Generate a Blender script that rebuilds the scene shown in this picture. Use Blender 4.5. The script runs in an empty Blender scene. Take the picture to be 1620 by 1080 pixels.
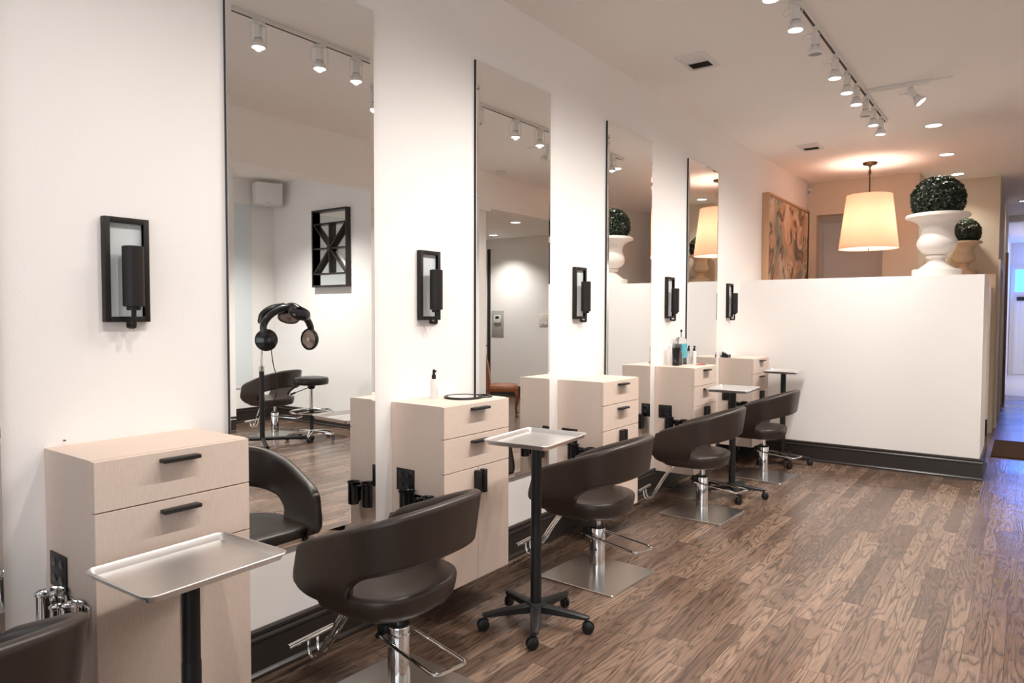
import bpy, bmesh, math, random
from mathutils import Vector, Matrix
random.seed(7)
PI = math.pi
SC = bpy.context.scene
COL = SC.collection

# ------------------------------------------------------------------ materials
def new_mat(name):
    m = bpy.data.materials.new(name); m.use_nodes = True
    nt = m.node_tree; nt.nodes.clear()
    out = nt.nodes.new('ShaderNodeOutputMaterial'); b = nt.nodes.new('ShaderNodeBsdfPrincipled')
    nt.links.new(b.outputs[0], out.inputs[0])
    return m, nt, b

def rgb(r, g, b):
    f = lambda c: (c/255/12.92) if c/255 <= .04045 else ((c/255+.055)/1.055)**2.4
    return (f(r), f(g), f(b), 1)

def mat(name, col, rough=.5, metal=0, spec=.5, bump=0, bscale=60, var=0, vscale=8, stretch=None, coat=0, trans=0, ior=1.45, emit=None, estr=0):
    m, nt, b = new_mat(name)
    b.inputs['Base Color'].default_value = col
    b.inputs['Roughness'].default_value = rough
    b.inputs['Metallic'].default_value = metal
    b.inputs['Specular IOR Level'].default_value = spec
    b.inputs['Coat Weight'].default_value = coat
    b.inputs['Coat Roughness'].default_value = .15
    b.inputs['Transmission Weight'].default_value = trans
    b.inputs['IOR'].default_value = ior
    if emit:
        b.inputs['Emission Color'].default_value = emit; b.inputs['Emission Strength'].default_value = estr
    if bump or var:
        tc = nt.nodes.new('ShaderNodeTexCoord'); mp = nt.nodes.new('ShaderNodeMapping')
        nt.links.new(tc.outputs['Object'], mp.inputs[0])
        if stretch: mp.inputs['Scale'].default_value = stretch
    if bump:
        n = nt.nodes.new('ShaderNodeTexNoise'); n.inputs['Scale'].default_value = bscale; n.inputs['Detail'].default_value = 4
        nt.links.new(mp.outputs[0], n.inputs['Vector'])
        bp = nt.nodes.new('ShaderNodeBump'); bp.inputs['Strength'].default_value = bump; bp.inputs['Distance'].default_value = .004
        nt.links.new(n.outputs[0], bp.inputs['Height']); nt.links.new(bp.outputs[0], b.inputs['Normal'])
    if var:
        n = nt.nodes.new('ShaderNodeTexNoise'); n.inputs['Scale'].default_value = vscale; n.inputs['Detail'].default_value = 5
        nt.links.new(mp.outputs[0], n.inputs['Vector'])
        mx = nt.nodes.new('ShaderNodeMix'); mx.data_type = 'RGBA'
        mx.inputs[6].default_value = tuple(c*(1-var) for c in col[:3])+(1,)
        mx.inputs[7].default_value = tuple(min(1, c*(1+var)) for c in col[:3])+(1,)
        nt.links.new(n.outputs[0], mx.inputs[0]); nt.links.new(mx.outputs[2], b.inputs['Base Color'])
    return m

M = {}
M['wall'] = mat('wall_paint', (.89, .862, .838, 1), .75, spec=.25, bump=.12, bscale=90, var=.015, vscale=3)
M['ceil'] = mat('ceiling_paint', (.93, .90, .868, 1), .85, spec=.2, bump=.15, bscale=40)
M['tan_wall'] = mat('tan_wall_paint', (.66, .58, .47, 1), .75, spec=.25, bump=.1, bscale=90)
M['grey_wall'] = mat('grey_wall_paint', (.86, .85, .83, 1), .75, spec=.25, bump=.1, bscale=90)
M['base'] = mat('dark_baseboard_paint', (.030, .024, .021, 1), .32, spec=.5, bump=.03, bscale=30)
M['laminate'] = mat('beige_laminate', (.73, .595, .505, 1), .5, spec=.35, var=.10, vscale=25, stretch=(6, 6, 1.2), bump=.04, bscale=300)
M['lam_edge'] = mat('laminate_shadow_gap', (.05, .035, .03, 1), .8)
M['black'] = mat('black_metal', (.012, .011, .011, 1), .42, spec=.5)
M['bronze'] = mat('dark_bronze', (.014, .011, .010, 1), .5, spec=.4, bump=.05, bscale=200)
M['plastic'] = mat('black_plastic', (.010, .010, .010, 1), .42, spec=.4, bump=.05, bscale=150)
M['gloss'] = mat('gloss_black', (.008, .008, .009, 1), .12, spec=.6)
M['leather'] = mat('brown_leather', (.032, .0215, .0165, 1), .38, spec=.6, bump=.10, bscale=220, var=.12, vscale=14)
M['vinyl'] = mat('black_vinyl', (.013, .012, .012, 1), .38, spec=.5, bump=.08, bscale=180)
M['tan_leather'] = mat('tan_leather', (.23, .075, .024, 1), .38, spec=.5, var=.2, vscale=9)
M['chair_wood'] = mat('polished_chair_wood', (.16, .05, .018, 1), .3, spec=.5)
M['chrome'] = mat('chrome', (.78, .78, .78, 1), .08, metal=1)
M['steel'] = mat('brushed_steel', (.50, .49, .47, 1), .27, metal=1, var=.12, vscale=30, stretch=(1, 40, 1), bump=.03, bscale=80)
M['alu'] = mat('aluminium_pan', (.78, .77, .76, 1), .34, metal=1, var=.06, vscale=6, bump=.03, bscale=25)
M['white_metal'] = mat('white_enamel', (.76, .74, .71, 1), .4, spec=.4)
M['white_plastic'] = mat('white_plastic', (.78, .77, .75, 1), .45, spec=.4)
M['mirror'] = mat('mirror_glass', (.91, .92, .91, 1), .006, metal=1)
M['mirror_back'] = mat('mirror_edge', (.02, .02, .02, 1), .4)
M['frost'] = mat('sconce_panel', (.62, .66, .67, 1), .25, spec=.6)
M['plaster'] = mat('white_plaster', (.78, .73, .68, 1), .6, spec=.35, bump=.08, bscale=40)
M['tan_plaster'] = mat('tan_plaster', (.60, .47, .34, 1), .65, spec=.3, bump=.08, bscale=40)
M['leaf'] = mat('boxwood_leaf', (.024, .036, .018, 1), .34, spec=.8, var=.5, vscale=45)
M['oak_frame'] = mat('pale_wood_frame', (.55, .34, .20, 1), .5, var=.15, vscale=30, stretch=(1, 1, .1))
M['tile'] = mat('pale_tile', (.72, .70, .68, 1), .25, spec=.5)
M['mat_brown'] = mat('brown_doormat', (.06, .035, .022, 1), .95, spec=.1, bump=.6, bscale=300)
M['casing'] = mat('painted_casing', (.72, .68, .62, 1), .45)
M['wood_door'] = mat('dark_stained_door', (.022, .017, .014, 1), .35, spec=.5)
M['brown_casing'] = mat('brown_door_casing', (.23, .13, .075, 1), .45)
M['brass'] = mat('brass', (.60, .30, .12, 1), .25, metal=1)
M['antique'] = mat('antique_bronze', (.10, .06, .04, 1), .4, metal=1)
M['blue_label'] = mat('blue_label', (.10, .42, .52, 1), .5)
M['clear'] = mat('clear_plastic', (.90, .92, .92, 1), .05, trans=.95, ior=1.3)
M['liquid'] = mat('grey_liquid', (.26, .30, .31, 1), .1, trans=.5, ior=1.33)
M['red'] = mat('red_plastic', (.45, .04, .05, 1), .4)
M['grey_ink'] = mat('grey_print', (.42, .42, .43, 1), .6)
M['dark_vent'] = mat('vent_interior', (.07, .05, .04, 1), .8)
M['grey_plate'] = mat('grey_plate', (.40, .39, .38, 1), .4)
M['copper'] = mat('copper_grille', (.5, .42, .38, 1), .3, metal=1, bump=.4, bscale=200)

def emis(name, col, s):
    m = bpy.data.materials.new(name); m.use_nodes = True; nt = m.node_tree; nt.nodes.clear()
    o = nt.nodes.new('ShaderNodeOutputMaterial'); e = nt.nodes.new('ShaderNodeEmission')
    e.inputs[0].default_value = col; e.inputs[1].default_value = s; nt.links.new(e.outputs[0], o.inputs[0]); return m
M['lamp_on'] = emis('lit_lamp_lens', (1, .95, .90, 1), 9)
M['recess_on'] = emis('lit_downlight', (1, .93, .85, 1), 8)
M['bulb'] = emis('lit_bulb', (1, .80, .58, 1), 6)
M['lamp_off'] = mat('unlit_lamp_lens', (.25, .24, .23, 1), .25, spec=.6)
M['transom'] = emis('daylit_transom', (.015, .17, 1, 1), 13)

# translucent fabric shade
def shade_mat():
    m, nt, b = new_mat('linen_lampshade')
    out = [n for n in nt.nodes if n.type == 'OUTPUT_MATERIAL'][0]
    b.inputs['Base Color'].default_value = (.86, .70, .58, 1); b.inputs['Roughness'].default_value = .9
    t = nt.nodes.new('ShaderNodeBsdfTranslucent')
    tc = nt.nodes.new('ShaderNodeTexCoord'); mp = nt.nodes.new('ShaderNodeMapping'); mp.inputs['Scale'].default_value = (12, 12, 90)
    n = nt.nodes.new('ShaderNodeTexNoise'); n.inputs['Scale'].default_value = 3; n.inputs['Detail'].default_value = 5
    r = nt.nodes.new('ShaderNodeMix'); r.data_type = 'RGBA'
    r.inputs[6].default_value = (.84, .62, .50, 1); r.inputs[7].default_value = (.94, .76, .66, 1)
    nt.links.new(tc.outputs['Object'], mp.inputs[0]); nt.links.new(mp.outputs[0], n.inputs['Vector'])
    nt.links.new(n.outputs[0], r.inputs[0]); nt.links.new(r.outputs[2], t.inputs[0])
    mx = nt.nodes.new('ShaderNodeMixShader'); mx.inputs[0].default_value = .42
    nt.links.new(b.outputs[0], mx.inputs[1]); nt.links.new(t.outputs[0], mx.inputs[2]); nt.links.new(mx.outputs[0], out.inputs[0])
    return m
M['shade'] = shade_mat()
M['pale_pane'] = mat('pale_frosted_pane', (.70, .76, .79, 1), .25, spec=.5)

# oak strip floor
def floor_mat():
    m, nt, b = new_mat('oak_strip_floor')
    L = nt.links
    def node(t, **k):
        n = nt.nodes.new(t)
        for a, v in k.items(): setattr(n, a, v)
        return n
    def math_(op, a, bb=None, c=None):
        n = node('ShaderNodeMath', operation=op)
        for i, v in enumerate((a, bb, c)):
            if v is None: continue
            if isinstance(v, (int, float)): n.inputs[i].default_value = v
            else: L.new(v, n.inputs[i])
        return n.outputs[0]
    geo = node('ShaderNodeNewGeometry'); sx = node('ShaderNodeSeparateXYZ'); L.new(geo.outputs['Position'], sx.inputs[0])
    X, Y = sx.outputs[0], sx.outputs[1]
    W = .083
    px = math_('DIVIDE', X, W); ix = math_('FLOOR', px); fx = math_('FRACT', px)
    wn = node('ShaderNodeTexWhiteNoise', noise_dimensions='1D'); L.new(ix, wn.inputs['W'])
    py = math_('DIVIDE', math_('MULTIPLY_ADD', wn.outputs[0], 5.3, Y), .92); iy = math_('FLOOR', py); fy = math_('FRACT', py)
    cid = node('ShaderNodeCombineXYZ'); L.new(ix, cid.inputs[0]); L.new(iy, cid.inputs[1])
    w2 = node('ShaderNodeTexWhiteNoise', noise_dimensions='2D'); L.new(cid.outputs[0], w2.inputs['Vector'])
    rnd = w2.outputs[0]
    off = math_('MULTIPLY', rnd, 60.)
    # cathedral grain: contour lines of a stretched noise
    gv = node('ShaderNodeCombineXYZ'); L.new(math_('MULTIPLY', X, 11.), gv.inputs[0]); L.new(math_('MULTIPLY', Y, 1.15), gv.inputs[1]); L.new(off, gv.inputs[2])
    gn = node('ShaderNodeTexNoise'); gn.inputs['Scale'].default_value = 1; gn.inputs['Detail'].default_value = 3; gn.inputs['Roughness'].default_value = .38
    L.new(gv.outputs[0], gn.inputs['Vector'])
    ring = math_('FRACT', math_('MULTIPLY', gn.outputs[0], 13.))
    rr = node('ShaderNodeValToRGB'); L.new(ring, rr.inputs[0])
    e = rr.color_ramp.elements
    e[0].position = 0; e[0].color = (1, 1, 1, 1); e[1].position = 1; e[1].color = (.75, .75, .75, 1)
    for p, c in ((.16, .62), (.30, .14), (.55, .0), (.82, .16)): q = e.new(p); q.color = (c, c, c, 1)
    e[0].color = (1, 1, 1, 1)
    pv = node('ShaderNodeCombineXYZ'); L.new(math_('MULTIPLY', X, 260.), pv.inputs[0]); L.new(math_('MULTIPLY', Y, 9.), pv.inputs[1]); L.new(off, pv.inputs[2])
    pn = node('ShaderNodeTexNoise'); pn.inputs['Scale'].default_value = 1; pn.inputs['Detail'].default_value = 2; L.new(pv.outputs[0], pn.inputs['Vector'])
    bn = node('ShaderNodeTexNoise'); bn.inputs['Scale'].default_value = 1.3; bn.inputs['Detail'].default_value = 4; L.new(geo.outputs['Position'], bn.inputs['Vector'])
    base = node('ShaderNodeValToRGB'); L.new(rnd, base.inputs[0])
    e = base.color_ramp.elements
    e[0].position = 0; e[0].color = (.120, .074, .052, 1); e[1].position = 1; e[1].color = (.270, .178, .126, 1)
    for p, c in ((.35, (.175, .110, .078, 1)), (.7, (.222, .145, .103, 1))): q = e.new(p); q.color = c
    mx = node('ShaderNodeMix', data_type='RGBA'); L.new(math_('MULTIPLY', rr.outputs[0], .74), mx.inputs[0]); L.new(base.outputs[0], mx.inputs[6]); mx.inputs[7].default_value = (.040, .028, .021, 1)
    mx2 = node('ShaderNodeMix', data_type='RGBA', blend_type='MULTIPLY'); mx2.inputs[0].default_value = .55; L.new(mx.outputs[2], mx2.inputs[6])
    pr = node('ShaderNodeMapRange'); pr.inputs[1].default_value = .3; pr.inputs[2].default_value = .7; pr.inputs[3].default_value = .45; pr.inputs[4].default_value = 1.2
    L.new(pn.outputs[0], pr.inputs[0])
    cg = node('ShaderNodeCombineColor')
    for i in range(3): L.new(pr.outputs[0], cg.inputs[i])
    L.new(cg.outputs[0], mx2.inputs[7])
    # joints
    ex = math_('MINIMUM', fx, math_('SUBTRACT', 1., fx)); ey = math_('MINIMUM', fy, math_('SUBTRACT', 1., fy))
    jx = math_('LESS_THAN', ex, .016); jy = math_('LESS_THAN', ey, .0016); j = math_('MAXIMUM', jx, jy)
    mx3 = node('ShaderNodeMix', data_type='RGBA'); L.new(math_('MULTIPLY', j, .7), mx3.inputs[0]); L.new(mx2.outputs[2], mx3.inputs[6]); mx3.inputs[7].default_value = (.02, .012, .008, 1)
    L.new(mx3.outputs[2], b.inputs['Base Color'])
    rg = node('ShaderNodeMapRange'); rg.inputs[1].default_value = .35; rg.inputs[2].default_value = .65; rg.inputs[3].default_value = .15; rg.inputs[4].default_value = .30
    L.new(bn.outputs[0], rg.inputs[0]); L.new(rg.outputs[0], b.inputs['Roughness'])
    b.inputs['Specular IOR Level'].default_value = .5
    h = math_('ADD', math_('MULTIPLY', rr.outputs[0], -.5), math_('MULTIPLY', j, -1.5))
    h = math_('ADD', h, math_('MULTIPLY', math_('ADD', pn.outputs[0], math_('MULTIPLY', rnd, 1.5)), .5))
    wv = node('ShaderNodeTexNoise'); wv.inputs['Scale'].default_value = 9; L.new(geo.outputs['Position'], wv.inputs['Vector'])
    h = math_('ADD', h, math_('MULTIPLY', wv.outputs[0], 3.))
    bp = node('ShaderNodeBump'); bp.inputs['Strength'].default_value = .45; bp.inputs['Distance'].default_value = .0018
    L.new(h, bp.inputs['Height']); L.new(bp.outputs[0], b.inputs['Normal'])
    return m
M['floor'] = floor_mat()

def painting_mat():
    m, nt, b = new_mat('abstract_canvas'); L = nt.links
    tc = nt.nodes.new('ShaderNodeTexCoord')
    def noise(scale, rot, sc, dist, off, det=2):
        mp = nt.nodes.new('ShaderNodeMapping'); mp.inputs['Scale'].default_value = sc; mp.inputs['Rotation'].default_value = (rot, 0, 0); mp.inputs['Location'].default_value = (off, off*1.7, off*.6)
        L.new(tc.outputs['Object'], mp.inputs[0])
        n = nt.nodes.new('ShaderNodeTexNoise'); n.inputs['Scale'].default_value = scale; n.inputs['Detail'].default_value = det; n.inputs['Distortion'].default_value = dist
        L.new(mp.outputs[0], n.inputs['Vector']); return n.outputs[0]
    def ramp(src, cols, mode='LINEAR'):
        r = nt.nodes.new('ShaderNodeValToRGB'); r.color_ramp.interpolation = mode; e = r.color_ramp.elements
        e[0].position, e[0].color = cols[0][0], cols[0][1]+(1,); e[1].position, e[1].color = cols[-1][0], cols[-1][1]+(1,)
        for p, c in cols[1:-1]: q = e.new(p); q.color = c+(1,)
        L.new(src, r.inputs[0]); return r.outputs[0]
    base = ramp(noise(1.7, .3, (1, 1.1, 1.0), .9, 3.1), [(.32, (.26, .27, .22)), (.42, (.48, .40, .30)), (.48, (.56, .30, .17)), (.54, (.64, .42, .28)), (.60, (.66, .58, .48)), (.68, (.34, .33, .27))])
    dark = ramp(noise(2.0, -.35, (1, 1.2, .9), 1.5, 9.4), [(.55, (0, 0, 0)), (.60, (.9, .9, .9)), (.66, (.75, .75, .75)), (.70, (.1, .1, .1))])
    pale = ramp(noise(2.2, .2, (1, 1.3, .9), 1.2, 15.2), [(.57, (0, 0, 0)), (.61, (1, 1, 1)), (.66, (.2, .2, .2))])
    a = nt.nodes.new('ShaderNodeMix'); a.data_type = 'RGBA'; L.new(pale, a.inputs[0]); L.new(base, a.inputs[6]); a.inputs[7].default_value = (.74, .66, .55, 1)
    c = nt.nodes.new('ShaderNodeMix'); c.data_type = 'RGBA'; L.new(dark, c.inputs[0]); L.new(a.outputs[2], c.inputs[6]); c.inputs[7].default_value = (.11, .075, .05, 1)
    L.new(c.outputs[2], b.inputs['Base Color']); b.inputs['Roughness'].default_value = .55
    return m
M['painting'] = painting_mat()

# ------------------------------------------------------------------ mesh helpers
def box(bm, x0, x1, y0, y1, z0, z1, bev=0, mi=0):
    r = bmesh.ops.create_cube(bm, size=1)
    vs = r['verts']
    for v in vs:
        v.co = Vector((x0+(v.co.x+.5)*(x1-x0), y0+(v.co.y+.5)*(y1-y0), z0+(v.co.z+.5)*(z1-z0)))
    fs = set(f for v in vs for f in v.link_faces)
    for f in fs: f.material_index = mi
    if bev:
        es = list(set(e for v in vs for e in v.link_edges))
        bmesh.ops.bevel(bm, geom=es, offset=bev, segments=2, profile=.5, affect='EDGES')
    return bm

def ring(bm, pts): return [bm.verts.new(p) for p in pts]

def loft(bm, loops, close=True, cap0=True, cap1=True, mi=0):
    rs = [ring(bm, l) for l in loops]; n = len(rs[0]); fs = []
    for a, b in zip(rs, rs[1:]):
        for i in range(n if close else n-1):
            k = (i+1) % n
            fs.append(bm.faces.new((a[i], a[k], b[k], b[i])))
    if cap0: fs.append(bm.faces.new(list(reversed(rs[0]))))
    if cap1: fs.append(bm.faces.new(rs[-1]))
    for f in fs: f.material_index = mi
    return rs

def lathe(bm, prof, cx=0, cy=0, cz=0, seg=32, mi=0, cap0=True, cap1=True, sy=1):
    loops = []
    for r, z in prof:
        r = max(r, .0004)
        loops.append([Vector((cx+r*math.cos(2*PI*i/seg), cy+sy*r*math.sin(2*PI*i/seg), cz+z)) for i in range(seg)])
    loft(bm, loops, cap0=cap0, cap1=cap1, mi=mi); return bm

def cyl(bm, p0, p1, r0, r1=None, seg=20, mi=0):
    p0, p1 = Vector(p0), Vector(p1); r1 = r0 if r1 is None else r1
    d = (p1-p0).normalized(); a = d.orthogonal().normalized(); b = d.cross(a)
    f = lambda p, r: [p+r*(math.cos(2*PI*i/seg)*a+math.sin(2*PI*i/seg)*b) for i in range(seg)]
    loft(bm, [f(p0, r0), f(p1, r1)], mi=mi); return bm

def tube(bm, pts, r, seg=10, closed=False, mi=0, rs=None):
    pts = [Vector(p) for p in pts]; n = len(pts); T = []
    for i in range(n):
        if closed: t = pts[(i+1) % n]-pts[i-1]
        else: t = pts[min(i+1, n-1)]-pts[max(i-1, 0)]
        T.append(t.normalized())
    a = T[0].orthogonal().normalized(); loops = []
    for i in range(n):
        if i:
            ax = T[i-1].cross(T[i])
            if ax.length > 1e-6:
                a = Matrix.Rotation(T[i-1].angle(T[i]), 3, ax.normalized()) @ a
        a = (a-T[i]*a.dot(T[i])).normalized(); b = T[i].cross(a); rad = rs[i] if rs else r
        loops.append([pts[i]+rad*(math.cos(2*PI*k/seg)*a+math.sin(2*PI*k/seg)*b) for k in range(seg)])
    if closed: loops.append(loops[0]); loft(bm, loops, cap0=False, cap1=False, mi=mi)
    else: loft(bm, loops, mi=mi)
    return bm

def smooth_path(pts, n=6):
    P = [Vector(p) for p in pts]; out = []
    for i in range(len(P)-1):
        p0, p1, p2, p3 = P[max(i-1, 0)], P[i], P[i+1], P[min(i+2, len(P)-1)]
        for k in range(n):
            t = k/n
            out.append(.5*((2*p1)+(-p0+p2)*t+(2*p0-5*p1+4*p2-p3)*t*t+(-p0+3*p1-3*p2+p3)*t**3))
    out.append(P[-1]); return out

def fillet(pts, r, n=5, closed=False):
    P = [Vector(p) for p in pts]; out = []; N = len(P)
    for i in range(N):
        if not closed and i in (0, N-1): out.append(P[i]); continue
        a, b, c = P[i-1], P[i], P[(i+1) % N]
        u = (a-b); v = (c-b); rr = min(r, u.length*.45, v.length*.45)
        s, e = b+u.normalized()*rr, b+v.normalized()*rr
        for k in range(n+1):
            t = k/n; out.append((1-t)**2*s+2*t*(1-t)*b+t*t*e)
    return out

def rrect(w, l, r, n=6, z=0):
    out = []
    for cx, cy, a0 in ((w/2-r, l/2-r, 0), (-w/2+r, l/2-r, 90), (-w/2+r, -l/2+r, 180), (w/2-r, -l/2+r, 270)):
        for k in range(n+1):
            a = math.radians(a0+90*k/n); out.append(Vector((cx+r*math.cos(a), cy+r*math.sin(a), z)))
    return out

def obj(name, bm, m, parent=None, smooth=35, loc=None):
    bmesh.ops.remove_doubles(bm, verts=bm.verts, dist=1e-6)
    bmesh.ops.recalc_face_normals(bm, faces=bm.faces)
    me = bpy.data.meshes.new(name); bm.to_mesh(me); bm.free()
    for k in (m if isinstance(m, (list, tuple)) else [m]): me.materials.append(M[k])
    if smooth:
        for p in me.polygons: p.use_smooth = True
        me.set_sharp_from_angle(angle=math.radians(smooth))
    o = bpy.data.objects.new(name, me); COL.objects.link(o)
    if parent: o.parent = parent
    if loc: o.location = loc
    return o

def B(): return bmesh.new()

def tag(o, label, cat, group=None):
    o['label'] = label; o['category'] = cat
    if group: o['group'] = group
    return o

def thing(name, label, cat, loc=(0, 0, 0), rz=0, group=None):
    o = bpy.data.objects.new(name, None); COL.objects.link(o); o.empty_display_size = .1
    o.location = loc; o.rotation_euler = (0, 0, rz)
    return tag(o, label, cat, group)

def copy_tree(o, parent=None):
    c = o.copy(); COL.objects.link(c)
    if parent: c.parent = parent
    for ch in list(o.children): copy_tree(ch, c)
    return c

def dup(root, label, loc, rz=0):
    c = copy_tree(root); c.location = loc; c.rotation_euler = (0, 0, rz); c['label'] = label; return c

def struct(name, bm, m, parent=None, smooth=0):
    o = obj(name, bm, m, parent, smooth)
    if not parent: o['kind'] = 'structure'
    return o

# ------------------------------------------------------------------ dimensions
S = 1.628; CZ = 3.574
DIV_Y, DIV_Z, DIV_X = 8.13, 2.003, 2.36

# ------------------------------------------------------------------ room shell
XR, YF = 6.65, -3.2
struct('floor', box(B(), -.3, 7.2, YF-.3, 17.2, -.1, 0), 'floor')
struct('floor_hall', box(B(), 2.0, 5.2, 17.2, 23.7, -.1, .002), 'tile')
struct('ceiling', box(B(), -.3, 7.2, YF-.3, 23.9, CZ, CZ+.12), 'ceil')
struct('wall_left', box(B(), -.2, 0, YF-.2, 11.35, 0, CZ), 'wall')
b = B()                                                  # unseen front wall, its wide opening added to let fill light in
box(b, 0, .9, YF-.2, YF, 0, CZ); box(b, 5.8, XR, YF-.2, YF, 0, CZ); box(b, .9, 5.8, YF-.2, YF, 3.0, CZ); box(b, .9, 5.8, YF-.2, YF, 0, .35)
struct('wall_front', b, 'wall')
b = B()
for x in (.9, 2.5, 4.14, 5.74): box(b, x, x+.06, YF-.14, YF-.06, .35, 3.0)
box(b, .96, 5.74, YF-.14, YF-.06, .35, .41); box(b, .96, 5.74, YF-.14, YF-.06, 2.94, 3.0)
struct('added_window', b, 'black')  # unseen window frame, invented around the fill opening
struct('wall_right', box(B(), XR, XR+.2, YF-.2, 11.2, 0, CZ), 'grey_wall')
struct('wall_alcove', box(B(), 3.54, XR, 6.5, 7.79, 0, CZ), 'grey_wall')
b = B(); box(b, 3.45, 3.65, YF, 7.79, 3.05, CZ); box(b, 3.45, XR, 7.79, 11.0, 3.09, CZ)
struct('trim_1', b, 'ceil')
struct('wall_rear', box(B(), 3.4, XR, 11.0, 11.2, 0, CZ), 'grey_wall')
struct('wall_hall_right', box(B(), 3.4, 3.55, 11.2, 17.2, 0, CZ), 'grey_wall')
# reception area behind the half wall
struct('wall_divider', box(B(), 0, DIV_X, DIV_Y, 9.05, 0, DIV_Z), 'wall')
b = B(); box(b, 0, .13, 11.15, 11.35, 0, CZ); box(b, .13, 1.02, 11.15, 11.35, 3.09, CZ); box(b, 1.02, 1.46, 11.15, 12.1, 0, CZ)
struct('wall_reception', b, 'tan_wall')
struct('wall_end', box(B(), 1.46, 2.35, 12.1, 12.3, 0, CZ), 'tan_wall')
struct('wall_shelf', box(B(), 1.46, 2.34, 11.55, 12.1, 0, 2.17), 'tan_wall')
struct('wall_ledge', box(B(), 1.46, 2.30, 11.3, 11.55, 0, 1.98), 'wall')
b = B(); box(b, 0, 1.02, 12.2, 12.35, 0, CZ); box(b, -.05, 0, 11.35, 12.35, 0, CZ); box(b, .0, 1.02, 11.35, 12.2, 3.09, 3.15)
struct('wall_niche', b, 'grey_wall')
struct('wall_hall_left', box(B(), 2.15, 2.35, 12.3, 17.2, 0, CZ), 'tan_wall')
b = B(); box(b, 2.0, 2.28, 17.2, 23.7, 0, CZ)
struct('wall_far_left', b, 'grey_wall')
struct('wall_far_right', box(B(), 5.0, 5.2, 17.2, 23.7, 0, CZ), 'grey_wall')
b = B(); box(b, 3.55, 5.0, 17.05, 17.2, 0, CZ); box(b, 2.35, 3.4, 17.0, 17.2, 3.45, CZ)
struct('wall_far_near', b, 'grey_wall')
struct('wall_far', box(B(), 2.0, 5.2, 23.55, 23.8, 0, CZ), 'grey_wall')

# baseboards with a moulded cap and shoe
def baseboard(name, p0, p1, n, h=.213):
    p0, p1, n = Vector(p0), Vector(p1), Vector(n)
    prof = [(0, 0), (.030, 0), (.030, .016), (.022, .024), (.016, .028), (.016, h-.055), (.021, h-.050), (.021, h-.040), (.014, h-.030), (.014, h-.022), (.020, h-.018), (.020, h-.006), (.010, h), (0, h)]
    bm = B(); loft(bm, [[p+n*a+Vector((0, 0, z)) for a, z in prof] for p in (p0, p1)])
    return struct(name, bm, 'base')
baseboard('baseboard_left', (0, YF, 0), (0, DIV_Y, 0), (1, 0, 0))
baseboard('baseboard_divider', (.03, DIV_Y, 0), (DIV_X+.03, DIV_Y, 0), (0, -1, 0))
baseboard('baseboard_divider_end', (DIV_X, DIV_Y, 0), (DIV_X, 9.05, 0), (1, 0, 0))
baseboard('baseboard_right', (XR, YF, 0), (XR, 6.47, 0), (-1, 0, 0))
baseboard('baseboard_alcove', (3.54, 6.5, 0), (XR, 6.5, 0), (0, -1, 0))
baseboard('baseboard_rear', (3.4, 11.0, 0), (XR, 11.0, 0), (0, -1, 0))
baseboard('baseboard_ledge', (1.46, 11.3, 0), (2.30, 11.3, 0), (0, -1, 0))
baseboard('baseboard_hall', (2.35, 15.9, 0), (2.35, 17.2, 0), (1, 0, 0))

# hall: casings, far door with a transom
b = B(); box(b, 2.352, 2.375, 12.1, 12.25, 0, 2.4); box(b, 2.352, 2.375, 13.5, 13.65, 0, 2.4); box(b, 2.352, 2.375, 12.25, 13.5, 2.28, 2.4)
struct('trim_2', b, 'casing')
b = B(); box(b, 2.352, 2.39, 15.6, 15.9, 0, 2.75)
struct('trim_3', b, 'brown_casing')
b = B()
box(b, 2.29, 2.40, 23.48, 23.55, 0, 2.99); box(b, 3.40, 3.52, 23.48, 23.55, 0, 2.99); box(b, 2.40, 3.40, 23.48, 23.55, 2.86, 2.99); box(b, 2.40, 3.40, 23.48, 23.55, 2.16, 2.26)
struct('trim_4', b, 'casing')
b = B(); box(b, 2.40, 3.40, 23.52, 23.548, 2.26, 2.86)
struct('window_2', b, 'transom')
b = B(); box(b, 2.40, 3.40, 23.50, 23.548, .01, 2.16)
for k in range(9): box(b, 2.43+k*.105, 2.515+k*.105, 23.49, 23.50, .15, 2.05, .004)
d = struct('door_1', b, 'grey_wall')
b = B(); box(b, 2.44, 2.62, 23.44, 23.49, 2.02, 2.12, .01); obj('door_closer', b, 'black', d)

mt = obj('doormat', box(B(), 2.40, 3.35, 9.6, 10.9, .0, .012, .003), 'mat_brown')
tag(mt, 'flat brown doormat on the floor at the mouth of the hallway', 'doormat')

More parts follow.
